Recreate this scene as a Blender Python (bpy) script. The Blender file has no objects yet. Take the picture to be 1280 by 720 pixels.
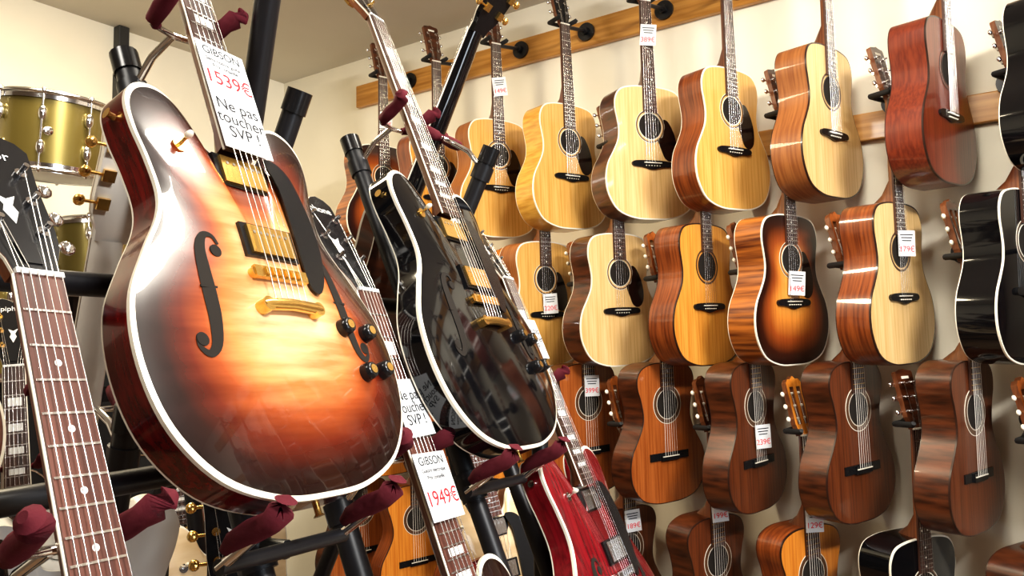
import bpy, math, random
from mathutils import Vector, Matrix
random.seed(7)
scene = bpy.context.scene
COL = scene.collection
scene.view_settings.view_transform = 'Standard'
try:
    scene.view_settings.look = 'Medium High Contrast'
except Exception:
    pass

# ------------------------------------------------------------------ materials
def mat(name, col, rough=.5, metal=0., coat=0., kind=None, col2=None, scale=(1,1,1), nscale=8., ramp=None,
        bump=0., sheen=0., lo=.35, hi=.65, coatr=.04):
    m = bpy.data.materials.new(name); m.use_nodes = True
    nt = m.node_tree; b = nt.nodes['Principled BSDF']
    b.inputs['Base Color'].default_value = (*col, 1)
    b.inputs['Roughness'].default_value = rough
    b.inputs['Metallic'].default_value = metal
    b.inputs['Coat Weight'].default_value = coat
    b.inputs['Coat Roughness'].default_value = coatr
    if sheen: b.inputs['Sheen Weight'].default_value = sheen; b.inputs['Sheen Tint'].default_value = (.6, .02, .08, 1)
    tc = nt.nodes.new('ShaderNodeTexCoord'); mp = nt.nodes.new('ShaderNodeMapping')
    nt.links.new(tc.outputs['Object'], mp.inputs['Vector'])
    mp.inputs['Scale'].default_value = scale
    nz = nt.nodes.new('ShaderNodeTexNoise'); nz.inputs['Scale'].default_value = nscale
    nz.inputs['Detail'].default_value = 4
    nt.links.new(mp.outputs['Vector'], nz.inputs['Vector'])
    if kind in ('wood', 'burst'):
        r = nt.nodes.new('ShaderNodeValToRGB')
        nt.links.new(nz.outputs['Fac'], r.inputs['Fac'])
        r.color_ramp.elements[0].position = lo; r.color_ramp.elements[1].position = hi
        if kind == 'wood':
            r.color_ramp.elements[0].color = (*col, 1); r.color_ramp.elements[1].color = (*col2, 1)
            nt.links.new(r.outputs['Color'], b.inputs['Base Color'])
        else:
            r.color_ramp.elements[0].color = (*col2, 1); r.color_ramp.elements[1].color = (1, 1, 1, 1)
            at = nt.nodes.new('ShaderNodeAttribute'); at.attribute_name = 'edge'
            cr = nt.nodes.new('ShaderNodeValToRGB')
            els = cr.color_ramp.elements
            els[0].position = ramp[0][0]; els[0].color = (*ramp[0][1], 1)
            els[1].position = ramp[-1][0]; els[1].color = (*ramp[-1][1], 1)
            for p, c in ramp[1:-1]:
                e = els.new(p); e.color = (*c, 1)
            nt.links.new(at.outputs['Fac'], cr.inputs['Fac'])
            mx = nt.nodes.new('ShaderNodeMixRGB'); mx.blend_type = 'MULTIPLY'; mx.inputs['Fac'].default_value = 1
            nt.links.new(cr.outputs['Color'], mx.inputs['Color1']); nt.links.new(r.outputs['Color'], mx.inputs['Color2'])
            nt.links.new(mx.outputs['Color'], b.inputs['Base Color'])
    if bump:
        bp = nt.nodes.new('ShaderNodeBump'); bp.inputs['Strength'].default_value = bump
        bp.inputs['Distance'].default_value = .002
        nt.links.new(nz.outputs['Fac'], bp.inputs['Height']); nt.links.new(bp.outputs['Normal'], b.inputs['Normal'])
    return m

def wood(name, c1, c2, coat=.6, rough=.35, sc=(90, 2.5, 90), ns=1.5, **k):
    return mat(name, c1, rough, 0, coat, 'wood', c2, sc, ns, **k)

SPR = wood('spruce', (.62, .32, .07), (.78, .46, .14))
SPR2 = wood('spruce_pale', (.66, .42, .16), (.80, .56, .27))
SPR3 = wood('spruce_amber', (.60, .23, .03), (.76, .37, .07))
BLOND = wood('maple_yellow', (.56, .27, .04), (.74, .43, .09), sc=(8, 60, 8))
CEDAR = wood('cedar', (.28, .068, .012), (.42, .125, .027))
ORANGE = wood('cedar_orange', (.56, .17, .018), (.72, .28, .04))
MAHT = wood('mahogany_top', (.080, .020, .007), (.155, .041, .012))
MAHR = wood('mahogany_red', (.115, .017, .007), (.19, .034, .012))
ROSE = wood('rosewood_side', (.028, .008, .003), (.12, .032, .010), sc=(6, 40, 6), ns=1.3)
MAHS = wood('mahogany_side', (.12, .024, .005), (.28, .072, .015), sc=(6, 3, 60), ns=2)
FLAME = wood('flamed_side', (.10, .020, .004), (.46, .15, .025), sc=(5, 60, 3), ns=1.2)
NATS = wood('satin_side', (.22, .070, .018), (.34, .13, .036), coat=.2, rough=.45, sc=(6, 3, 60), ns=2)
BLACKG = mat('black_lacquer', (.004, .004, .005), .07, 0, .35)
REDG = wood('cherry_lacquer', (.10, .003, .006), (.21, .006, .012), coat=.6, rough=.25)
BURST = mat('sunburst_flame', (1, 1, 1), .25, 0, .6, 'burst', (.66, .50, .36), (4, 30, 4), 1.6, lo=.36, hi=.64, coatr=.02,
            ramp=[(0, (.84, .60, .38)), (.28, (.80, .50, .27)), (.46, (.66, .29, .10)), (.61, (.36, .080, .020)),
                  (.74, (.13, .017, .006)), (.87, (.024, .005, .004)), (1, (.008, .003, .003))])
BURST2 = mat('sunburst_spruce', (1, 1, 1), .3, 0, .6, 'burst', (.82, .75, .7), (90, 2.5, 90), 1.5,
             ramp=[(0, (.90, .50, .11)), (.40, (.76, .29, .05)), (.65, (.33, .075, .014)), (.85, (.04, .009, .004)), (1, (.01, .004, .003))])
CREAM = wood('cream_maple', (.66, .46, .24), (.80, .62, .38), sc=(4, 20, 4))
WHITEG = mat('white_lacquer', (.74, .72, .67), .25, 0, .8)
REDSIDE = wood('burst_side', (.045, .003, .003), (.15, .007, .006), coat=.6, rough=.15)
NECKM = wood('neck_mahogany', (.13, .04, .015), (.22, .08, .03))
BOARD = wood('rosewood_board', (.025, .012, .008), (.08, .032, .02), coat=.1, rough=.45)
BOARDR = wood('rosewood_board_red', (.075, .026, .019), (.15, .055, .037), coat=.15, rough=.4)
CHROME = mat('chrome', (.85, .85, .86), .13, 1)
GOLD = mat('gold_plate', (.86, .56, .17), .24, .95, .2)
IVORY = mat('ivory_binding', (.84, .79, .66), .3, 0, .3)
DARKB = mat('dark_binding', (.03, .012, .008), .3, 0, .4)
PEARL = mat('pearl', (.80, .80, .78), .2, 0, .6)
BLACKP = mat('black_plastic', (.010, .010, .011), .22, 0, 0)
STRING = mat('string_steel', (.75, .73, .70), .25, 1)
NYLON = mat('string_nylon', (.75, .72, .66), .35)
HOLESHADE = mat('hole_shade', (.010, .006, .003), .9)  # near-black colour painted for the shade inside sound holes and f-holes
TORT = mat('pickguard_dark', (.016, .007, .005), .12, 0, .3)
VELVET = mat('burgundy_velvet', (.085, .002, .009), .9, sheen=.10, scale=(1, 1, 1), nscale=90, bump=.6)
TUBE = mat('black_steel_tube', (.010, .010, .012), .38, 0, 0)
RUBBER = mat('black_foam', (.012, .012, .013), .7)
PAPER = mat('paper_card', (.66, .67, .68), .7, 0, 0)
INK = mat('ink_black', (.008, .008, .012), .8)
INKR = mat('ink_red', (.70, .01, .02), .8)
ROS = mat('rosette_pattern', (.10, .045, .02), .4, 0, .5)

# ------------------------------------------------------------------ mesh builder
class MB:
    def __init__(s):
        s.V = []; s.F = []; s.M = []; s.S = []; s.A = []; s.T = Matrix.Identity(4)
    def add(s, vs, fs, mi, sm=False, at=None):
        o = len(s.V)
        for i, v in enumerate(vs):
            s.V.append(tuple(s.T @ Vector(v))); s.A.append(at[i] if at else 0.)
        for f in fs:
            s.F.append(tuple(o + k for k in f)); s.M.append(mi); s.S.append(sm)
    def box(s, c, d, mi):
        x, y, z = c; a, b, e = d[0]/2, d[1]/2, d[2]/2
        vs = [(x+i*a, y+j*b, z+k*e) for k in (-1, 1) for j in (-1, 1) for i in (-1, 1)]
        s.add(vs, [(0,2,3,1),(4,5,7,6),(0,1,5,4),(2,6,7,3),(0,4,6,2),(1,3,7,5)], mi)
    def tube(s, pts, rad, mi, n=10, sm=True, cap=True, ref=None):
        pts = [Vector(p) for p in pts]
        if not isinstance(rad, (list, tuple)): rad = [rad]*len(pts)
        vs = []; fs = []
        for i, p in enumerate(pts):
            t = (pts[min(i+1, len(pts)-1)] - pts[max(i-1, 0)]).normalized()
            rf = Vector(ref) if ref else (Vector((0, 0, 1)) if abs(t.z) < .8 else Vector((0, 1, 0)))
            u = t.cross(rf).normalized(); v = u.cross(t)
            for k in range(n):
                a = 2*math.pi*k/n
                vs.append(p + (u*math.cos(a) + v*math.sin(a))*rad[i])
        for i in range(len(pts)-1):
            for k in range(n):
                fs.append((i*n+k, i*n+(k+1) % n, (i+1)*n+(k+1) % n, (i+1)*n+k))
        s.add(vs, fs, mi, sm)
        if cap:
            s.add(vs[:n], [tuple(range(n))], mi); s.add(vs[-n:], [tuple(range(n-1, -1, -1))], mi)
    def ball(s, c, r, mi, n=10, m=7):
        vs = []; fs = []
        for i in range(m+1):
            ph = math.pi*i/m
            for k in range(n):
                a = 2*math.pi*k/n
                vs.append((c[0]+r[0]*math.sin(ph)*math.cos(a), c[1]+r[1]*math.sin(ph)*math.sin(a), c[2]+r[2]*math.cos(ph)))
        for i in range(m):
            for k in range(n):
                fs.append((i*n+k, (i+1)*n+k, (i+1)*n+(k+1) % n, i*n+(k+1) % n))
        s.add(vs, fs, mi, True)
    def prism(s, pts, z0, z1, mi, mside=None):
        n = len(pts)
        area = sum(pts[i][0]*pts[(i+1) % n][1]-pts[(i+1) % n][0]*pts[i][1] for i in range(n))
        if area < 0: pts = pts[::-1]
        a = [(p[0], p[1], z0) for p in pts]; b = [(p[0], p[1], z1) for p in pts]
        s.add(b, [tuple(range(n))], mi); s.add(a, [tuple(range(n-1, -1, -1))], mi)
        s.add(a+b, [(i, (i+1) % n, n+(i+1) % n, n+i) for i in range(n)], mi if mside is None else mside)
    def ring(s, c, r0, r1, z, mi, n=36, h=.0006):
        vs = []
        for r, zz in ((r0, z), (r0, z+h), (r1, z+h), (r1, z)):
            for k in range(n):
                a = 2*math.pi*k/n
                vs.append((c[0]+r*math.cos(a), c[1]+r*math.sin(a), zz))
        fs = []
        for j in range(3):
            for k in range(n):
                fs.append((j*n+k, j*n+(k+1) % n, (j+1)*n+(k+1) % n, (j+1)*n+k))
        s.add(vs, [f[::-1] for f in fs], mi)
    def mesh(s, name, mats):
        me = bpy.data.meshes.new(name)
        me.from_pydata(s.V, [], s.F)
        for m in mats: me.materials.append(m)
        me.polygons.foreach_set('material_index', s.M)
        me.polygons.foreach_set('use_smooth', s.S)
        at = me.attributes.new('edge', 'FLOAT', 'POINT'); at.data.foreach_set('value', s.A)
        me.update(); return me
    def obj(s, name, mats, M=None, parent=None):
        return mkobj(name, s.mesh(name, mats), M, parent)

def mkobj(name, me, M=None, parent=None):
    o = bpy.data.objects.new(name, me); COL.objects.link(o)
    if parent is not None:
        o.parent = parent
        if M is not None: o.matrix_local = M
    elif M is not None: o.matrix_world = M
    return o

def crom(P, k=5, closed=False):
    out = []; n = len(P)
    rng = n if closed else n-1
    for i in range(rng):
        g = (lambda j: P[j % n]) if closed else (lambda j: P[max(0, min(n-1, j))])
        p0, p1, p2, p3 = g(i-1), g(i), g(i+1), g(i+2)
        for q in range(k):
            t = q/k
            out.append(tuple(.5*((2*p1[d])+(-p0[d]+p2[d])*t+(2*p0[d]-5*p1[d]+4*p2[d]-p3[d])*t*t+(-p0[d]+3*p1[d]-3*p2[d]+p3[d])*t**3) for d in range(2)))
    if not closed: out.append(tuple(P[-1]))
    return out

def outline(half, k=4):
    full = half + [(-x, y) for x, y in half[-2:0:-1]]
    return crom(full, k, True)     # counter-clockwise (starts bottom, goes right side up)

DREAD = outline([(0,-.245),(.08,-.241),(.15,-.214),(.187,-.158),(.196,-.10),(.185,-.045),(.160,.0),(.140,.04),(.134,.08),(.139,.12),(.146,.16),(.142,.20),(.118,.232),(.065,.245),(0,.247)])
CLASS = outline([(0,-.245),(.07,-.242),(.135,-.222),(.175,-.175),(.186,-.12),(.175,-.065),(.145,-.015),(.122,.03),(.117,.07),(.127,.12),(.140,.16),(.140,.195),(.12,.225),(.07,.243),(0,.245)])
SEMI = outline([(0,-.282),(.072,-.277),(.142,-.249),(.188,-.194),(.205,-.125),(.198,-.055),(.168,.004),(.140,.05),(.130,.085),(.134,.13),(.142,.17),(.142,.205),(.128,.230),(.104,.240),(.080,.233),(.061,.21),(.050,.182),(.034,.166),(0,.163)], 6)
SCY = -.045

def body(mb, O, depth, arch, cy=0., bw=.975):
    """mat slots 0 top 1 side 2 binding 3 back"""
    n = len(O)
    z = lambda s: arch*(max(0, 1-s*s))**.8
    def ringv(s, zz): return [(x*s, cy+(y-cy)*s, zz) for x, y in O]
    def strip(rings, mi, at, flip=False, sm=True):
        vs = [v for r in rings for v in r]; a = [t for t in at for _ in range(n)]
        fs = []
        for j in range(len(rings)-1):
            for k in range(n):
                f = (j*n+k, j*n+(k+1) % n, (j+1)*n+(k+1) % n, (j+1)*n+k)
                fs.append(f if not flip else f[::-1])
        mb.add(vs, fs, mi, sm, a)
    strip([ringv(1, 0), ringv(bw, z(bw)+.0004)], 2, [1, 1])
    S = [bw, .94, .9, .85, .79, .72, .62, .5, .37, .24, .12]
    strip([ringv(s, z(s)+.0004) for s in S], 0, S)
    mb.add(ringv(.12, z(.12)+.0004)+[(0, cy, arch+.0004)], [(k, (k+1) % n, n) for k in range(n)], 0, True, [.12]*n+[0])
    b = .005
    strip([ringv(1, 0), ringv(1, -b)], 2, [1, 1], True)
    strip([ringv(1, -b), ringv(1, -depth+b*.5)], 1, [1, 1], True)
    strip([ringv(1, -depth+b*.5), ringv(1, -depth)], 2, [1, 1], True)
    ba = max(arch*.7, .006)
    strip([ringv(s, -depth-ba*(1-s*s)) for s in (1, .9, .75, .5, .25)], 3, [1, .9, .75, .5, .25], True)
    mb.add(ringv(.25, -depth-ba*(1-.0625))+[(0, cy, -depth-ba)], [((k+1) % n, k, n) for k in range(n)], 3, True)

def height(O, arch, x, y, cy=0.):
    a = math.atan2(y-cy, x); r = math.hypot(x, y-cy); R = None; n = len(O)
    dx, dy = math.cos(a), math.sin(a)
    for i in range(n):
        x1, y1 = O[i][0], O[i][1]-cy; x2, y2 = O[(i+1) % n][0], O[(i+1) % n][1]-cy
        ex, ey = x2-x1, y2-y1; d = dx*ey-dy*ex
        if abs(d) < 1e-12: continue
        t = (x1*ey-y1*ex)/d; u = (x1*dy-y1*dx)/d
        if t > 0 and -1e-6 <= u <= 1+1e-6: R = t if R is None else min(R, t)
    s = r/(R or 1)
    return arch*(max(0, 1-s*s))**.8

def neck(mb, yn, yj, ye, zb, th, hwn, hwe, heel, scale, inlay, sb, mN, mB, mF, mI, mS, ybr, zbr, ytail=None, ztail=None, nf=20, srad=.0006):
    """fretboard from nut yn to end ye, surface zb; neck back until yj"""
    hw = lambda y: hwn+(hwe-hwn)*(yn-y)/(yn-ye)
    mb.prism([(-hw(yn), yn), (hw(yn), yn), (hw(ye), ye), (-hw(ye), ye)], zb-th, zb, mB)
    ys = [yn, yn-.02, yn-.1, yj+.07, yj+.03, yj]
    ds = [.016, .015, .017, .019, heel*.55, heel]
    vs = []; fs = []; m = 9
    for y, d in zip(ys, ds):
        for k in range(m):
            a = math.pi*k/(m-1)
            vs.append((-hw(y)*math.cos(a)*(1 if d < .03 else 1-.25*math.sin(a)), y, zb-th-d*math.sin(a)))
    for i in range(len(ys)-1):
        for k in range(m-1):
            fs.append((i*m+k, (i+1)*m+k, (i+1)*m+k+1, i*m+k+1))
    mb.add(vs, fs, mN, True)
    mb.box((0, yn+.002, zb-.001), (hwn*2, .005, .006), mI)
    for f in range(1, nf+1):
        y = ybr+scale*2**(-f/12)
        if y < ye+.002: break
        mb.box((0, y, zb+.0004), (hw(y)*2-.001, .0020, .0014), mF)
        if f in (3, 5, 7, 9, 12, 15, 17, 19):
            yc = ybr+scale*(2**(-f/12)+2**(-(f-1)/12))/2
            d = scale*(2**(-(f-1)/12)-2**(-f/12))
            if inlay == 'dot':
                for xx in ((-.012, .012) if f == 12 else (0,)):
                    mb.tube([(xx, yc, zb-.001), (xx, yc, zb+.0004)], .0032, mI, 12)
            elif inlay == 'block':
                mb.box((0, yc, zb-.0003), (hw(yc)*1.25, d*.62, .0014), mI)
    for i in range(6):
        q = -1+2*i/5
        xb = q*sb/2; xn = q*(hwn-.0035); r = srad*(1.35-.13*i)
        P = []
        if ytail is not None: P.append((xb, ytail, ztail))
        P += [(xb, ybr, zbr), (xn, yn+.002, zb+.0032)]
        mb.tube(P, r, mS, 5, cap=False)

def tuners(mb, hx, ys, mP, mBt, zf=0., zs=-.008, slotted=False, r=.0):
    for sgn in (-1, 1):
        for i, y in enumerate(ys):
            x = sgn*(hx[i]-.015)
            if not slotted:
                mb.tube([(x, y, zf), (x, y, zf+.003)], .006, mP, 10)
                mb.tube([(x, y, zf), (x, y, zf+.014)], .003, mP, 8)
            mb.box((sgn*(hx[i]-.012), y, -.018), (.016, .016, .006), mP)
            mb.tube([(sgn*(hx[i]-.01), y, zs-.006), (sgn*(hx[i]+.012), y, zs-.006)], .0025, mP, 6)
            mb.ball((sgn*(hx[i]+.017), y, zs-.006), (.008, .0085, .0055), mBt, 10, 6)

def headstrings(mb, xn, yn0, posts, mS, z0=.002, z1=.009, r=.0006):
    for sgn in (-1, 1):
        for i, (px, py) in enumerate(posts):
            mb.tube([(sgn*xn*(1-.3*i), 0, z0), (sgn*px, py, z1)], r, mS, 4, cap=False)

# --------------------------------------------------------------- acoustic guitars
ACACHE = {}
SC_A, SC_C = .605, .612
def acoustic(style, key, top, side, pick=True, headm=None, bind=None, neckm=None):
    k = (style, key)
    if k in ACACHE: return ACACHE[k]
    mb = MB(); cl = style == 'classical'
    bind = bind or (DARKB if cl else IVORY)
    O = CLASS if cl else DREAD
    body(mb, O, .098 if cl else .108, 0, 0, .982 if not cl else .986)
    ysad = -.082 if cl else -.042; sc = SC_C if cl else SC_A
    yn = ysad+sc; yj = .244
    hole = .098
    mb.tube([(0, hole, .0006), (0, hole, .0010)], .048, 10, 40)  # flat dark disc on the top, painted shade of the soundhole
    mb.ring((0, hole), .048, .0505, .0006, 2, 40, .0012)
    if cl: mb.ring((0, hole), .053, .067, .0006, 13, 40, .0008); mb.ring((0, hole), .067, .069, .0006, 7, 40, .001); mb.ring((0, hole), .051, .053, .0006, 7, 40, .001)
    else: mb.ring((0, hole), .056, .061, .0006, 13, 40, .0008); mb.ring((0, hole), .061, .0625, .0006, 2, 40, .001)
    if cl:
        mb.prism([(-.095, ysad-.013), (.095, ysad-.013), (.095, ysad+.013), (-.095, ysad+.013)], 0, .005, 8)
        mb.box((0, ysad-.003, .006), (.085, .024, .008), 8)
        mb.box((0, ysad, .0105), (.08, .003, .004), 7)
    else:
        br = crom([(-.082, ysad-.008), (-.04, ysad-.012), (0, ysad-.020), (.04, ysad-.012), (.082, ysad-.008), (.082, ysad+.008), (.04, ysad+.013), (-.04, ysad+.013), (-.082, ysad+.008)], 3, True)
        mb.prism(br, 0, .008, 8)
        mb.box((0, ysad+.004, .0095), (.074, .003, .005), 7)
        for i in range(6): mb.ball((-.029+.0116*i, ysad-.007, .009), (.0026, .0026, .003), 7, 6, 4)
    if pick:
        pg = crom([(.030, .050), (.050, .060), (.062, .098), (.058, .125), (.078, .118), (.100, .080), (.112, .035), (.108, -.008), (.085, -.028), (.060, -.020), (.045, .010)], 4, True)
        mb.prism(pg, .0004, .0022, 11)
    hw0 = .026 if cl else .0225
    neck(mb, yn, yj, hole+.05, .008, .006, hw0, hw0+.006, .085, sc, None if cl else 'dot', .058, 4, 5, 6, 7, 9, ysad, .013, nf=20, srad=.0006)
    T0 = mb.T.copy()
    mb.T = Matrix.Translation((0, yn+.002, .006)) @ Matrix.Rotation(-math.radians(13), 4, 'X')
    if cl:
        mb.prism([(-.026, 0), (-.031, .02), (-.035, .035), (.035, .035), (.031, .02), (.026, 0)], -.018, 0, 12, 4)
        for a, b in ((-.036, -.025), (-.007, .007), (.025, .036)):
            mb.prism([(a, .035), (b, .035), (b, .155), (a, .155)], -.018, 0, 12, 4)
        mb.prism([(-.036, .155), (.036, .155), (.036, .168), (.026, .180), (.012, .180), (0, .190), (-.012, .180), (-.026, .180), (-.036, .168)], -.018, 0, 12, 4)
        for s_ in (-1, 1):
            for y in (.055, .095, .135):
                mb.tube([(s_*.006, y, -.009), (s_*.026, y, -.009)], .0045, 7, 8)
                mb.tube([(s_*.012, 0, .001), (s_*.016, y, -.005)], .0007, 9, 4, cap=False)
        tuners(mb, [.036]*3, [.055, .095, .135], 6, 14, slotted=True, zs=-.003)
    else:
        hp = [(-.0225, 0), (-.024, .018), (-.033, .036), (-.034, .10), (-.037, .165), (-.034, .171), (-.012, .174), (0, .178)]
        mb.prism(hp+[(-x, y) for x, y in hp[-2::-1]], -.015, 0, 12, 4)
        tuners(mb, [.034, .035, .036], [.052, .094, .136], 6, 14)
        headstrings(mb, .016, 0, [(.019, .052), (.020, .094), (.021, .136)], 9, r=.0007)
        mb.box((0, .152, .0004), (.032, .008, .0008), 7)
    mb.T = T0
    mats = [top, side, bind, side, neckm or NECKM, BOARD, CHROME if not cl else GOLD, IVORY, BLACKP, NYLON if cl else STRING, HOLESHADE, TORT, headm or ROSE, ROS, IVORY if cl else CHROME]
    me = mb.mesh(('classical' if cl else 'acoustic')+'_guitar_'+key, mats)
    ACACHE[k] = me
    return me

# --------------------------------------------------------------- electric guitars
def semi_hollow(key, top, side, back, bind=IVORY, inlay='block', board=BOARD, headm=BLACKP, neckm=NECKM, hw=GOLD, fholes=True, guard=True, knob=BLACKP):
    mb = MB(); A = .018
    body(mb, SEMI, .045, A, SCY, .976)
    H = lambda x, y: height(SEMI, A, x, y, SCY)
    if fholes:
        dy_ = -.044
        for s_ in (-1, 1):
            C = crom([(.078, .058), (.083, .068), (.094, .068), (.103, .052), (.107, .024), (.109, -.004), (.111, -.032), (.117, -.058), (.128, -.068), (.138, -.061), (.139, -.052)], 4)
            C = [(x, y*1.08+dy_) for x, y in C]
            L = []; R = []; m = len(C)
            for i, (x, y) in enumerate(C):
                a = C[max(0, i-1)]; b = C[min(m-1, i+1)]
                tx, ty = b[0]-a[0], b[1]-a[1]; l = math.hypot(tx, ty) or 1
                t = i/(m-1); w_ = .0020+.0068*math.sin(math.pi*t)**2
                for lst, q in ((L, 1), (R, -1)):
                    xx, yy = x-ty/l*w_*q, y+tx/l*w_*q
                    lst.append((s_*xx, yy, H(xx, yy)+.0013))
            fs = [(i, i+1, m+i+1, m+i) for i in range(m-1)]
            if s_ < 0: fs = [f[::-1] for f in fs]
            mb.add(L+R, fs, 10)  # flat dark strip on the top, painted shade of the f-hole
            for (x, y) in ((.083, .054+dy_), (.133, -.057+dy_)):
                h = H(x, y); mb.tube([(s_*x, y, h-.003), (s_*x, y, h+.0014)], .0078, 10, 16)
            h = H(.107, .006+dy_)
            mb.box((s_*.107, .006+dy_, h+.0006), (.023, .0028, .0015), 10)
    if guard:
        pg = crom([(.034, .158), (.055, .160), (.076, .142), (.088, .10), (.093, .05), (.086, .0), (.070, -.030), (.056, -.030), (.050, -.01), (.050, .06), (.048, .12)], 3, True)
        mb.prism(pg, .0195, .0220, 11)
        mb.tube([(.075, .03, .005), (.075, .03, .020)], .003, 6, 8)
    for y in (.133, .030):
        z0 = H(0, y)
        rr = [(-.043, y-.0225), (.043, y-.0225), (.043, y+.0225), (-.043, y+.0225)]
        mb.prism(rr, z0-.006, z0+.0055, 8)
        mb.prism([(-.0352, y-.0186), (.0352, y-.0186), (.0352, y+.0186), (-.0352, y+.0186)], z0, z0+.0095, 6)
        for i in range(6):
            mb.tube([(-.026+.0104*i, y+.009, z0+.009), (-.026+.0104*i, y+.009, z0+.0103)], .0022, 9, 8)
    yb = -.015; zc = H(0, yb)
    mb.box((0, yb, zc+.006), (.086, .015, .006), 6)
    for i in range(6): mb.box((-.026+.0104*i, yb, zc+.0095), (.006, .009, .006), 6)
    for s_ in (-1, 1): mb.tube([(s_*.039, yb, zc-.004), (s_*.039, yb, zc+.007)], .0075, 6, 14)
    yt = -.060; zt = H(0, yt)
    mb.tube([(-.048, yt, zt+.009), (-.04, yt+.001, zt+.009), (0, yt+.003, zt+.010), (.04, yt+.001, zt+.009), (.048, yt, zt+.009)], [.006, .0075, .0075, .0075, .006], 6, 10)
    for s_ in (-1, 1): mb.tube([(s_*.042, yt, zt-.004), (s_*.042, yt, zt+.014)], .009, 6, 16)
    for x, y in ((.096, -.076), (.144, -.080), (.118, -.137), (.160, -.132)):
        h = H(x, y)
        mb.tube([(x, y, h-.002), (x, y, h+.009), (x, y, h+.015), (x, y, h+.016)], [.0125, .0115, .010, .008], 13, 18)
        mb.tube([(x, y, h+.0155), (x, y, h+.0168)], .006, 6, 14)
    for x, y in ((-.092, .150),):
        h = H(x, y)
        mb.tube([(x, y, h-.002), (x, y, h+.003)], .009, 6, 14); mb.tube([(x, y, h), (x+.002, y+.004, h+.014)], .0022, 6, 8); mb.ball((x+.002, y+.005, h+.018), (.0045, .0045, .007), 2)
    for x, y, dx, dy in ((0, -.282, 0, -1), (-.139, .19, -.9, .3)):
        mb.tube([(x, y, -.022), (x+dx*.012, y+dy*.012, -.022), (x+dx*.015, y+dy*.015, -.022)], [.004, .004, .007], 6, 10)
    yn = yb+.628
    neck(mb, yn, .165, .160, .022, .006, .0215, .0275, .036, .628, inlay, .052, 4, 5, 9, 12, 9, yb, zc+.0135, yt, zt+.010, nf=22)
    for s_ in (-1, 1):
        mb.tube([(s_*.0218, yn, .0185), (s_*.0278, .160, .0185)], .0017, 2, 6)
    mb.T = Matrix.Translation((0, yn+.002, .020)) @ Matrix.Rotation(-math.radians(15), 4, 'X')
    hp = [(-.0215, 0), (-.0235, .016), (-.033, .038), (-.0365, .06), (-.039, .12), (-.0435, .158), (-.045, .172), (-.036, .183), (-.022, .188), (-.008, .183), (0, .176)]
    full = hp+[(-x, y) for x, y in hp[-2::-1]]
    mb.prism(full, -.015, 0, 14, 4)
    big = [(x*1.02, .0+y*1.006) for x, y in full]
    mb.prism(big, -.004, -.001, 2)
    tuners(mb, [.037, .039, .041], [.055, .095, .135], 7, 7)
    headstrings(mb, .018, 0, [(.022, .055), (.024, .095), (.026, .135)], 9)
    mb.prism([(-.008, .012), (.008, .012), (.011, .036), (0, .044), (-.011, .036)], 0, .0015, 8)
    mb.prism([(0, .062), (.007, .078), (.004, .086), (.010, .100), (0, .094), (-.010, .100), (-.004, .086), (-.007, .078)], 0, .0006, 12)
    mb.T = Matrix.Identity(4)
    mats = [top, side, bind, back, neckm, board, hw, hw, BLACKP, STRING, HOLESHADE, BLACKP, PEARL, knob, headm]
    return mb.mesh('electric_guitar_'+key, mats)

def frame(a, w, origin):
    a = Vector(a).normalized(); z = Vector(w).cross(a).normalized(); x = a.cross(z)
    return Matrix(((x.x, a.x, z.x, origin[0]), (x.y, a.y, z.y, origin[1]), (x.z, a.z, z.z, origin[2]), (0, 0, 0, 1)))

def from_bridge(a, w, P, s=1.):
    M = frame(a, w, (0, 0, 0)) @ Matrix.Scale(s, 4)
    o = Vector(P) - (M @ Vector((0, -.015, .026)))
    M.translation = o
    return M

def text(body_, size, M, parent, m, align='CENTER'):
    c = bpy.data.curves.new('lettering', 'FONT'); c.body = body_; c.size = size
    c.align_x = align; c.align_y = 'CENTER'; c.space_line = .85; c.materials.append(m); c.extrude = .0001
    return mkobj('lettering', c, M, parent)

def card(parent, x, y, z, w, h, lines, rot=0., tiltx=0.):
    mb = MB(); mb.prism([(-w/2, -h/2), (w/2, -h/2), (w/2, h/2), (-w/2, h/2)], -.0004, .0004, 0)
    M = Matrix.Translation((x, y, z)) @ Matrix.Rotation(rot, 4, 'Z') @ Matrix.Rotation(tiltx, 4, 'X')
    o = mb.obj('price_sign', [PAPER], M, parent)
    for t, s, yy, mm in lines:
        text(t, s, Matrix.Translation((0, yy, .0007)), o, mm)
    return o

def headlogo(g, t='Epiphone'):
    text(t, .0185, Matrix.Translation((0, .615, .020)) @ Matrix.Rotation(-math.radians(15), 4, 'X') @ Matrix.Translation((0, .157, .0006)), g, PEARL)

# ------------------------------------------------------------------ room
def boxobj(name, lo, hi, m, bev=0):
    mb = MB(); c = [(lo[i]+hi[i])/2 for i in range(3)]; d = [hi[i]-lo[i] for i in range(3)]
    mb.box((0, 0, 0), d, 0)
    o = mb.obj(name, [m], Matrix.Translation(c))
    if bev:
        b = o.modifiers.new('bevel', 'BEVEL'); b.width = bev; b.segments = 2
    return o
WX = 2.87; WY = 3.52; CZ = 3.13
WALLM = mat('wall_paint_warm', (.84, .79, .65), .75, 0, 0, 'wood', (.88, .83, .69), (1, 1, 1), 2.5, bump=.05)
WALLD = mat('wall_paint_dark', (.16, .12, .09), .8, 0, 0, 'wood', (.20, .15, .11), (1, 1, 1), 2.5)
CEILM = mat('ceiling_paint', (.62, .58, .50), .85, 0, 0, 'wood', (.66, .62, .54), (1, 1, 1), 1.5)
FLOORM = wood('floor_laminate', (.16, .09, .05), (.26, .16, .09), coat=.2, sc=(2, 14, 2))
RAILM = wood('rail_pine', (.46, .20, .035), (.64, .33, .08), coat=.3, sc=(40, 2, 40))
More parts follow.
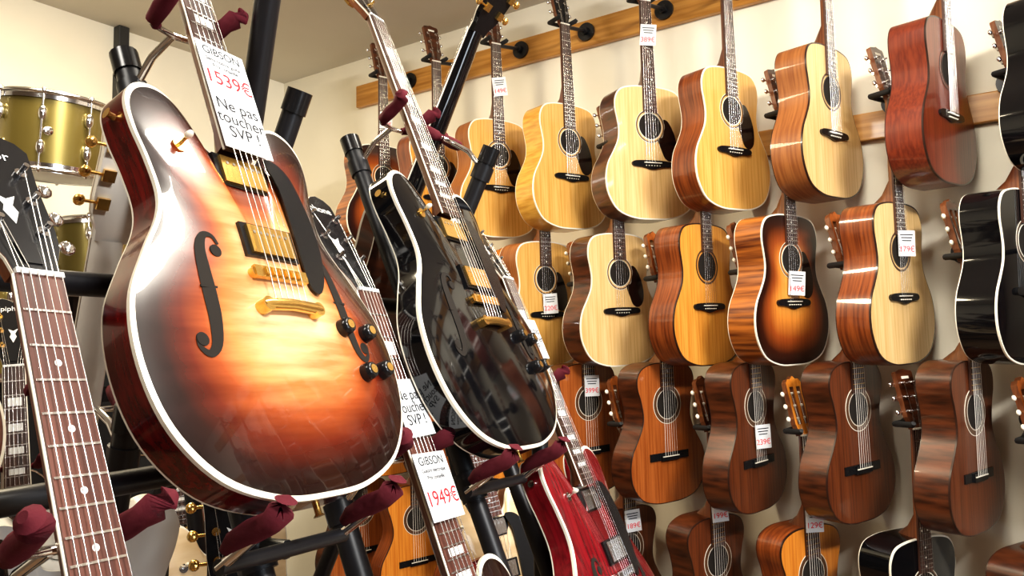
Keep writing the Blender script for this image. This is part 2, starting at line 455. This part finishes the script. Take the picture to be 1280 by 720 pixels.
boxobj('wall_right', (WX, -2.6, 0), (WX+.1, WY+.1, CZ), WALLM)
boxobj('wall_back', (-1.7, WY, 0), (WX, WY+.1, CZ), WALLM)
boxobj('wall_left', (-1.8, -2.6, 0), (-1.7, WY+.1, CZ), WALLD)
boxobj('wall_front', (-1.7, -2.7, 0), (WX, -2.6, CZ), WALLD)
boxobj('floor', (-1.8, -2.7, -.1), (WX+.1, WY+.1, 0), FLOORM)
boxobj('ceiling', (-1.8, -2.7, CZ), (WX+.1, WY+.1, CZ+.1), CEILM)
BBM = mat('baseboard_paint', (.6, .57, .5), .5)
boxobj('baseboard_right', (WX-.015, -2.6, 0), (WX, WY, .09), BBM)
boxobj('baseboard_back', (-1.7, WY-.015, 0), (WX-.015, WY, .09), BBM)
boxobj('trim_1', (WX-.028, -2.0, 2.868), (WX, 2.92, 2.982), RAILM, .004)
boxobj('trim_2', (WX-.024, -2.0, 2.29), (WX, 1.0, 2.385), RAILM, .004)
boxobj('trim_3', (1.89, WY-.05, .0), (1.94, WY, CZ), mat('dark_post', (.03, .03, .03), .5), .004)
mb = MB()   # made-up window frame behind the camera, goes with the added cool fill
for x in (-.15, .85, 1.85): mb.box((x, -2.585, 1.65), (.06, .03, 1.5), 0)
for z in (.9, 2.4): mb.box((.85, -2.585, z), (2.06, .03, .06), 0)
mb.obj('added_window', [BBM])

# ------------------------------------------------------------------ wall guitars
GS = 1.0; GX = 2.635
def hang(style, key, top, side, Y, zb, yaw=76, tag=None, **k):
    me = acoustic(style, key, top, side, **k)
    Y -= .045
    th = math.radians(yaw-4)
    n = Vector((-math.cos(th), -math.sin(th), 0))
    a = Vector((-.035+random.uniform(-.008, .008), random.uniform(-.012, .012), 1)).normalized()
    w = a.cross(n)
    M = frame(a, w, (GX, Y, zb+.245*GS)) @ Matrix.Scale(GS, 4)
    o = mkobj('classical_guitar' if style == 'classical' else 'acoustic_guitar', me, M)
    yn = (-.082+SC_C) if style == 'classical' else (-.042+SC_A)
    mb = MB()
    P = M @ Vector((0, yn+.016, -.045)); plate = Vector((WX-.028 if zb > 2 or (zb > 1.5 and Y < 1) else WX, P.y-.02, P.z+.035))
    mb.tube([plate, plate+Vector((-.012, 0, 0))], .038, 0, 24); mb.tube([plate+Vector((-.012, 0, 0)), plate+Vector((-.03, 0, 0))], .016, 0, 16)
    mb.tube([plate+Vector((-.02, 0, 0)), P], .008, 0, 10)
    for s_ in (-1, 1):
        A_ = M @ Vector((0, yn+.016, -.045)); B = M @ Vector((s_*.040, yn+.014, -.040)); C = M @ Vector((s_*.042, yn+.016, .020)); D = M @ Vector((s_*.046, yn+.022, .026))
        mb.tube([A_, B, C, D], [.008, .009, .009, .007], 1, 8)
    mb.obj('guitar_wall_hanger', [TUBE, RUBBER])
    if tag:
        ty, txt = tag
        t = MB(); w_, h_ = .058, .078
        t.prism([(-w_/2, -h_/2), (w_/2, -h_/2), (w_/2, h_/2), (-w_/2, h_/2)], -.0003, .0003, 0)
        for j in range(3): t.box((0, .026-.009*j, .0006), (.044-.006*j, .003, .0004), 1)
        t.tube([(0, h_/2, 0), (0, h_/2+.02, -.004)], .0006, 1, 4)
        to = t.obj('price_tag', [PAPER, INK], Matrix.Translation((random.uniform(-.004, .004), ty, .021)) @ Matrix.Rotation(-.45, 4, 'Y') @ Matrix.Rotation(random.uniform(-.12, .12), 4, 'Z'), o)
        text(txt, .025, Matrix.Translation((0, -.018, .0008)), to, INKR)
    return o

R1, R2, R3, R4 = 2.07, 1.54, 1.063, .545
D, C_ = 'dreadnought', 'classical'
# top row
hang(D, 'black', BLACKG, BLACKG, -.03, R1, 70)
hang(D, 'mahogany_red', MAHR, MAHR, .275, R1, 79, pick=False, headm=BLACKP, bind=DARKB)
hang(D, 'natural_satin', SPR2, NATS, .605, R1, 79, pick=False, bind=DARKB)
hang(D, 'natural_rosewood', SPR, MAHS, .93, R1, 74)
hang(D, 'natural_dark', SPR2, ROSE, 1.235, R1, 62, tag=(.43, '389€'))
hang(D, 'blond', SPR, BLOND, 1.575, R1, 76, pick=True, headm=BLACKP)
hang(D, 'natural_amber', SPR, NATS, 1.915, R1, 74, tag=(.38, '149€'))
hang(D, 'amber', SPR3, MAHS, 2.24, R1, 78)
hang(D, 'sunburst', BURST2, FLAME, 2.57, R1, 80, tag=(.36, '199€'))
# second row
hang(D, 'black', BLACKG, BLACKG, .11, R2, 73, tag=(.32, '249€'))
hang(D, 'natural_satin_dark', SPR2, MAHS, .430, R2, 76, pick=False, tag=(.12, '179€'), bind=DARKB)
hang(D, 'sunburst', BURST2, FLAME, .755, R2, 74, tag=(.02, '149€'))
hang(D, 'amber_plain', SPR3, MAHS, 1.04, R2, 79, pick=False, bind=DARKB)
hang(D, 'natural_dark', SPR2, ROSE, 1.375, R2, 72)
hang(D, 'natural_amber', SPR, NATS, 1.70, R2, 78, tag=(.0, '220€'))
hang(D, 'amber', SPR3, MAHS, 2.03, R2, 78)
hang(D, 'natural_rosewood', SPR, MAHS, 2.36, R2, 80)
hang(D, 'blond', SPR, BLOND, 2.69, R2, 80)
# third row
hang(C_, 'dark', MAHT, ROSE, .262, R3, 77, pick=False)
hang(C_, 'mahogany', MAHT, ROSE, .572, R3, 74, pick=False, tag=(.28, '279€'), headm=CEDAR)
hang(C_, 'brown', MAHT, ROSE, .89, R3, 82, pick=False, tag=(.0, '239€'))
hang(C_, 'cedar', CEDAR, ROSE, 1.205, R3, 74, pick=False, headm=CEDAR)
hang(C_, 'cedar', CEDAR, ROSE, 1.52, R3, 76, pick=False, tag=(.16, '399€'))
hang(C_, 'orange', ORANGE, MAHS, 1.86, R3, 78, pick=False, headm=ORANGE)
hang(C_, 'cedar', CEDAR, ROSE, 2.19, R3, 80, pick=False)
hang(C_, 'orange', ORANGE, MAHS, 2.52, R3, 80, pick=False, headm=ORANGE)
# fourth row
hang(C_, 'cedar', CEDAR, ROSE, .10, R4, 68, pick=False)
hang(D, 'black', BLACKG, BLACKG, .415, R4, 66)
hang(C_, 'orange', ORANGE, MAHS, .73, R4, 70, pick=False, tag=(.27, '129€'), headm=ORANGE)
hang(C_, 'brown', MAHT, ROSE, 1.04, R4, 74, pick=False, tag=(.27, '199€'))
hang(C_, 'mahogany', MAHT, ROSE, 1.365, R4, 76, pick=False, tag=(.2, '189€'))
hang(C_, 'cedar', CEDAR, ROSE, 1.70, R4, 76, pick=False)
hang(C_, 'orange', ORANGE, MAHS, 2.03, R4, 76, pick=False, headm=ORANGE)
hang(C_, 'orange', ORANGE, MAHS, 2.38, R4, 76, pick=False, headm=ORANGE)
hang(C_, 'cedar', CEDAR, ROSE, 2.72, R4, 78, pick=False)
# the display goes on past the right of the photograph
for i, Y in enumerate((-.35, -.67, -.99, -1.31)):
    hang(D, ('natural_rosewood', 'black', 'amber', 'natural_dark')[i], SPR, MAHS, Y, R1, 68)
    hang(D, ('mahogany_red', 'sunburst', 'natural_dark', 'black')[i], SPR, MAHS, Y+.15, R2, 68)
    hang(C_, ('cedar', 'dark', 'brown', 'orange')[i], CEDAR, ROSE, Y, R3, 68)
hang(C_, 'brown', MAHT, ROSE, -.04, R3, 68)

# ------------------------------------------------------------------ foreground guitars and their stands
AF = (-.0148, .3984, .9181); WF = (.9907, .1299, -.0408)
def stand(M, tpost=.415, low=-.9, neck_y=.385, bottom=True, base=True):
    mb = MB(); mb.T = M.copy()
    mb.tube([(0, tpost, -.13), (0, low, -.13)], .017, 0, 16)
    mb.tube([(0, tpost+.004, -.13), (0, tpost-.03, -.13)], .0195, 2, 16)
    mb.tube([(0, neck_y-.03, -.13), (0, neck_y-.005, -.08), (0, neck_y, -.035)], .0055, 3, 10)
    mb.tube([(0, neck_y-.05, -.13), (0, neck_y-.02, -.13)], .0205, 0, 14)
    for s_ in (-1, 1):
        mb.tube([(0, neck_y, -.035), (s_*.035, neck_y, -.030), (s_*.045, neck_y+.003, .01)], .0045, 3, 8)
        mb.tube([(s_*.030, neck_y, -.030), (s_*.040, neck_y, -.022), (s_*.045, neck_y+.001, .0), (s_*.047, neck_y+.003, .020), (s_*.052, neck_y+.006, .034), (s_*.060, neck_y+.010, .042), (s_*.066, neck_y+.012, .044)],
                [.007, .0105, .012, .011, .0138, .012, .005], 1, 12)
    if bottom:
        y = -.306
        mb.tube([(0, y+.01, -.13), (0, y-.01, -.08)], .011, 0, 10)
        mb.tube([(-.10, y-.01, -.08), (.10, y-.01, -.08)], .009, 0, 10)
        mb.tube([(0, y+.03, -.13), (0, y-.02, -.13)], .023, 0, 14)
        for s_ in (-1, 1):
            x = s_*.095; yy = y+.012
            mb.tube([(x, y-.01, -.085), (x, yy-.008, -.02)], .006, 3, 8)
            mb.tube([(x, yy-.008, -.070), (x, yy-.004, -.055), (x, yy-.002, -.03), (x, yy-.002, .0), (x, yy+.004, .016), (x, yy+.012, .026), (x, yy+.016, .028)],
                    [.007, .012, .0135, .0125, .0145, .012, .004], 1, 12)
    mb.T = Matrix.Identity(4)
    E = M @ Vector((0, low, -.13))
    mb.ball(E, (.024, .024, .024), 2)
    mb.tube([E, Vector((E.x, E.y, .02))], .017, 0, 14)
    mb.tube([Vector((E.x, E.y-.3, .02)), Vector((E.x, E.y+.6, .02))], .018, 0, 12)
    mb.tube([Vector((E.x, E.y, E.z)), Vector((E.x, E.y+.5, .04))], .013, 0, 12)
    mb.obj('guitar_stand', [TUBE, VELVET, BLACKP, CHROME])

me1 = semi_hollow('sunburst', BURST, REDSIDE, REDSIDE)
M1 = from_bridge(AF, WF, (.622, .764, 1.6975)); g1 = mkobj('electric_guitar', me1, M1); stand(M1, low=-.55)
card(g1, .004, .238, .0300, .080, .165, [('GIBSON', .0175, .070, INK), ('Semi-hollow guitar', .0078, .056, INK), ('Prix conseillé', .0078, .047, INK), ('1539€', .030, .026, INKR), ('Ne pas\ntoucher\nSVP !', .0245, -.036, INK)])
me2 = semi_hollow('black', BLACKG, BLACKG, BLACKG)
M2 = from_bridge(AF, WF, (1.1224, .8292, 1.6924)); g2 = mkobj('electric_guitar', me2, M2); stand(M2, low=-.8)
me3 = semi_hollow('natural', CREAM, NECKM, NECKM, inlay='dot', board=BOARDR, hw=CHROME)
M3 = from_bridge(AF, WF, (.3448, .482, 1.1000)); g3 = mkobj('electric_guitar', me3, M3); stand(M3, low=-.5)
headlogo(g3, 'Junior')
me4 = semi_hollow('brown_burst', BURST, REDSIDE, REDSIDE, board=BOARDR, hw=CHROME)
S4 = 1.16
M4 = from_bridge(AF, WF, (.893+.0148*.628*S4, .885-.3984*.628*S4, 1.701-.9181*.628*S4), S4); g4 = mkobj('electric_guitar', me4, M4); stand(M4, low=-.45, neck_y=.392)
headlogo(g4)
card(g4, .0, .442, .0285, .062, .078, [('Ne pas\ntoucher\nSVP !', .0200, .0, INK)], rot=.05)
card(g4, .0, .338, .0285, .072, .086, [('GIBSON', .0155, .032, INK), ('Guitare électrique', .0072, .020, INK), ('Prix conseillé', .0072, .011, INK), ('1949€', .027, -.016, INKR)])
me5 = semi_hollow('cherry', REDG, REDG, REDG, hw=CHROME)
M5 = from_bridge(AF, WF, (1.385, .704, 1.180)); g5 = mkobj('electric_guitar', me5, M5); stand(M5, low=-.6)
card(g5, .0, .47, .0285, .064, .088, [('Ne pas\ntoucher\nSVP !', .021, .0, INK)])

# guitars on the far side of the stands (facing away, backs visible)
me6 = semi_hollow('white', WHITEG, WHITEG, WHITEG, headm=WHITEG, neckm=WHITEG)
def nutplace(a, w, P):
    M = frame(a, w, (0, 0, 0)); M.translation = Vector(P)-(M @ Vector((0, .613, .02))); return M
M6 = nutplace((0, -.25, .97), (-1, .1, 0), (.580, 1.085, 1.765)); mkobj('electric_guitar', me6, M6); stand(M6, low=-.5)
me7 = semi_hollow('dark_brown', MAHT, ROSE, ROSE, neckm=BLACKG)
M7 = nutplace((.08, -.42, .90), (-1, -.1, 0), (1.276, .968, 2.264)); mkobj('electric_guitar', me7, M7); stand(M7, low=-.6, tpost=.40)
M8 = nutplace((.03, .10, .99), (.80, -.60, 0), (.705, .960, 1.262)); g8 = mkobj('electric_guitar', me2, M8); stand(M8, low=-.45); headlogo(g8)
M9 = from_bridge((.05, .30, .95), (1, -.2, 0), (1.03, 1.38, 1.03)); mkobj('electric_guitar', me3, M9); stand(M9, low=-.6)
M10 = from_bridge((.0, .25, .97), (1, -.3, 0), (.50, 1.72, 1.56)); g10 = mkobj('electric_guitar', me7, M10); stand(M10, low=-.6)
M11 = from_bridge((.0, .25, .97), (1, -.5, 0), (1.63, 1.15, 1.02)); mkobj('electric_guitar', me3, M11); stand(M11, low=-.6)
M12 = from_bridge((.05, .25, .97), (1, -.5, 0), (.83, 1.85, .98)); g12 = mkobj('electric_guitar', me2, M12); stand(M12, low=-.6); headlogo(g12)
M13 = from_bridge((.05, .25, .97), (1, -.5, 0), (1.28, 1.95, .98)); mkobj('electric_guitar', me7, M13); stand(M13, low=-.6)

# horizontal beams and rear posts of the display rack
mb = MB()
mb.tube([(-.2, .825, 1.685), (1.45, 1.035, 1.685)], .014, 0, 14)
mb.tube([(-.2, .735, 1.47), (1.45, .945, 1.47)], .013, 0, 14)
for x, yy in ((-.2, .825), (1.45, 1.035)):
    mb.tube([(x, yy, 1.70), (x, yy-.1, 1.45), (x, yy-.1, .02)], .018, 0, 14); mb.tube([(x, yy-.4, .02), (x, yy+.3, .02)], .018, 0, 12)
for P, Q in (((.85, 1.003, 2.03), (.80, 1.30, 1.35)), ((.672, .835, 2.20), (.80, 1.12, 1.70))):
    mb.tube([P, Q, (Q[0], Q[1]+.05, .02)], .018, 0, 16)
    v = (Vector(Q)-Vector(P)).normalized(); mb.tube([Vector(P)-v*.003, Vector(P)+v*.035], .021, 1, 16)
mb.obj('display_rack', [TUBE, BLACKP])

# ------------------------------------------------------------------ drums
OLIVE = mat('gold_olive_metallic_wrap', (.21, .165, .045), .3, .6, .6)
SKIN = mat('drum_head', (.75, .73, .68), .5)
def drum(name, R, H, M):
    mb = MB(); n = 48
    mb.tube([(0, 0, -H/2), (0, 0, H/2)], R, 0, n, cap=False)
    mb.tube([(0, 0, H/2+.002), (0, 0, H/2+.004)], R, 1, n); mb.tube([(0, 0, -H/2-.004), (0, 0, -H/2-.002)], R, 1, n)
    for z in (H/2, -H/2):
        ringp = [((R+.008)*math.cos(2*math.pi*k/40), (R+.008)*math.sin(2*math.pi*k/40), z) for k in range(41)]
        mb.tube(ringp, .007, 2, 8, ref=(0, 0, 1), cap=False)
        s = 1 if z > 0 else -1
        mb.tube([(0, 0, z-.02*s), (0, 0, z+.008*s)], R+.006, 2, n, cap=False)
    for k in range(8):
        a = 2*math.pi*k/8+.2; c, s = math.cos(a), math.sin(a)
        mb.tube([((R+.013)*c, (R+.013)*s, -H/2-.012), ((R+.013)*c, (R+.013)*s, H/2+.012)], .0035, 2, 8)
        for z in (H*.22, -H*.22):
            mb.ball(((R+.008)*c, (R+.008)*s, z), (.013, .013, .026), 2, 10, 8)
        for z in (H/2, -H/2): mb.ball(((R+.013)*c, (R+.013)*s, z*1.02), (.008, .008, .011), 2, 8, 6)
    mb.ball((-(R)*.45, -R*.893, 0), (.02, .006, .014), 2, 12, 8)
    return mb.obj(name, [OLIVE, SKIN, CHROME], M)
drum('tom_drum', .165, .24, Matrix.Translation((1.25, 2.70, 2.325)) @ Matrix.Rotation(.1, 4, 'X'))
drum('tom_drum', .165, .22, Matrix.Translation((1.50, 2.88, 1.97)) @ Matrix.Rotation(-.1, 4, 'X'))
drum('floor_tom_drum', .20, .36, Matrix.Translation((1.10, 2.90, 1.72)))
mb = MB()
mb.tube([(1.24, 2.91, 2.5), (1.24, 2.95, .02)], .014, 0, 14); mb.tube([(1.24, 2.91, 2.33), (1.24, 2.84, 2.33)], .01, 0, 10); mb.tube([(1.24, 2.93, 1.99), (1.36, 2.93, 1.99)], .01, 0, 10)
for a in (0, 2.1, 4.2): mb.tube([(1.24, 2.94, .6), (1.24+.4*math.cos(a), 2.94+.4*math.sin(a)*.4, .015)], .01, 0, 10)
mb.obj('drum_stand', [CHROME])

# made-up black cabinets, added to darken the clutter along the back wall
GRILL = mat('grille_cloth', (.02, .02, .02), .9, nscale=200, bump=.6)
def cabinet(x, z, w, h):
    mb = MB(); y0, y1 = WY-.40, WY-.02
    mb.box((0, 0, 0), (w, .38, h), 0); mb.box((0, -.192, 0), (w-.06, .01, h-.06), 1)
    for s1 in (-1, 1):
        for s2 in (-1, 1):
            mb.ball((s1*(w/2-.012), -.182, s2*(h/2-.012)), (.02, .02, .02), 2, 10, 6)
        pts = [(w*.22*s1+.15*min(w, h)*math.cos(2*math.pi*k/24), -.199, .15*min(w, h)*math.sin(2*math.pi*k/24)) for k in range(25)]
        mb.tube(pts, .004, 2, 6, cap=False)
    mb.box((0, -.2, h/2-.055), (.12, .006, .02), 2)
    o = mb.obj('filler_cabinet', [BLACKP, GRILL, CHROME], Matrix.Translation((x, (y0+y1)/2, z+h/2)))
for i in range(3):
    x = .45+.76*i
    cabinet(x, 0, .72, .74); cabinet(x, .74, .72, .72)
    cabinet(x, 1.46, .72, .60)

# ------------------------------------------------------------------ lights
def area(name, loc, tgt, sx, sy, e, col):
    l = bpy.data.lights.new(name, 'AREA'); l.shape = 'RECTANGLE'; l.size = sx; l.size_y = sy; l.energy = e; l.color = col
    o = bpy.data.objects.new(name, l); COL.objects.link(o); o.location = loc
    o.rotation_euler = (Vector(tgt)-Vector(loc)).to_track_quat('-Z', 'Y').to_euler(); return o
area('ceiling_lamp', (1.35, .3, 3.08), (1.6, .5, 0), .25, 1.2, 42, (1, .94, .83))
area('ceiling_lamp', (1.1, 2.2, 3.08), (1.2, 2.4, 0), .9, .25, 50, (1, .86, .62))
area('ceiling_lamp', (-.4, .9, 3.08), (.2, .8, 0), .25, 1.2, 26, (1, .95, .86))
area('ceiling_lamp', (.6, -1.3, 3.0), (1.9, .6, 1.1), .8, .22, 84, (1, .97, .93))
area('cool_fill_light', (.85, -2.54, 1.65), (2.1, .8, 1.0), 1.9, 1.4, 76, (.82, .91, 1))  # added unseen fill, brightens the lower rows and wall with cool light
w = bpy.data.worlds.new('world'); scene.world = w; w.use_nodes = True
w.node_tree.nodes['Background'].inputs[0].default_value = (.9, .95, 1, 1); w.node_tree.nodes['Background'].inputs[1].default_value = .2

# ------------------------------------------------------------------ camera
cd = bpy.data.cameras.new('camera'); cam = bpy.data.objects.new('camera', cd); COL.objects.link(cam)
cd.sensor_width = 36; cd.lens = 27.84; cd.clip_start = .02
f = Vector((.8204, .5662, .0802)).normalized(); r = Vector((.5691, -.8222, -.0174)); r = (r-f*r.dot(f)).normalized(); u = r.cross(f)
cam.matrix_world = Matrix(((r.x, u.x, -f.x, 0), (r.y, u.y, -f.y, 0), (r.z, u.z, -f.z, 1.6), (0, 0, 0, 1)))
scene.camera = cam
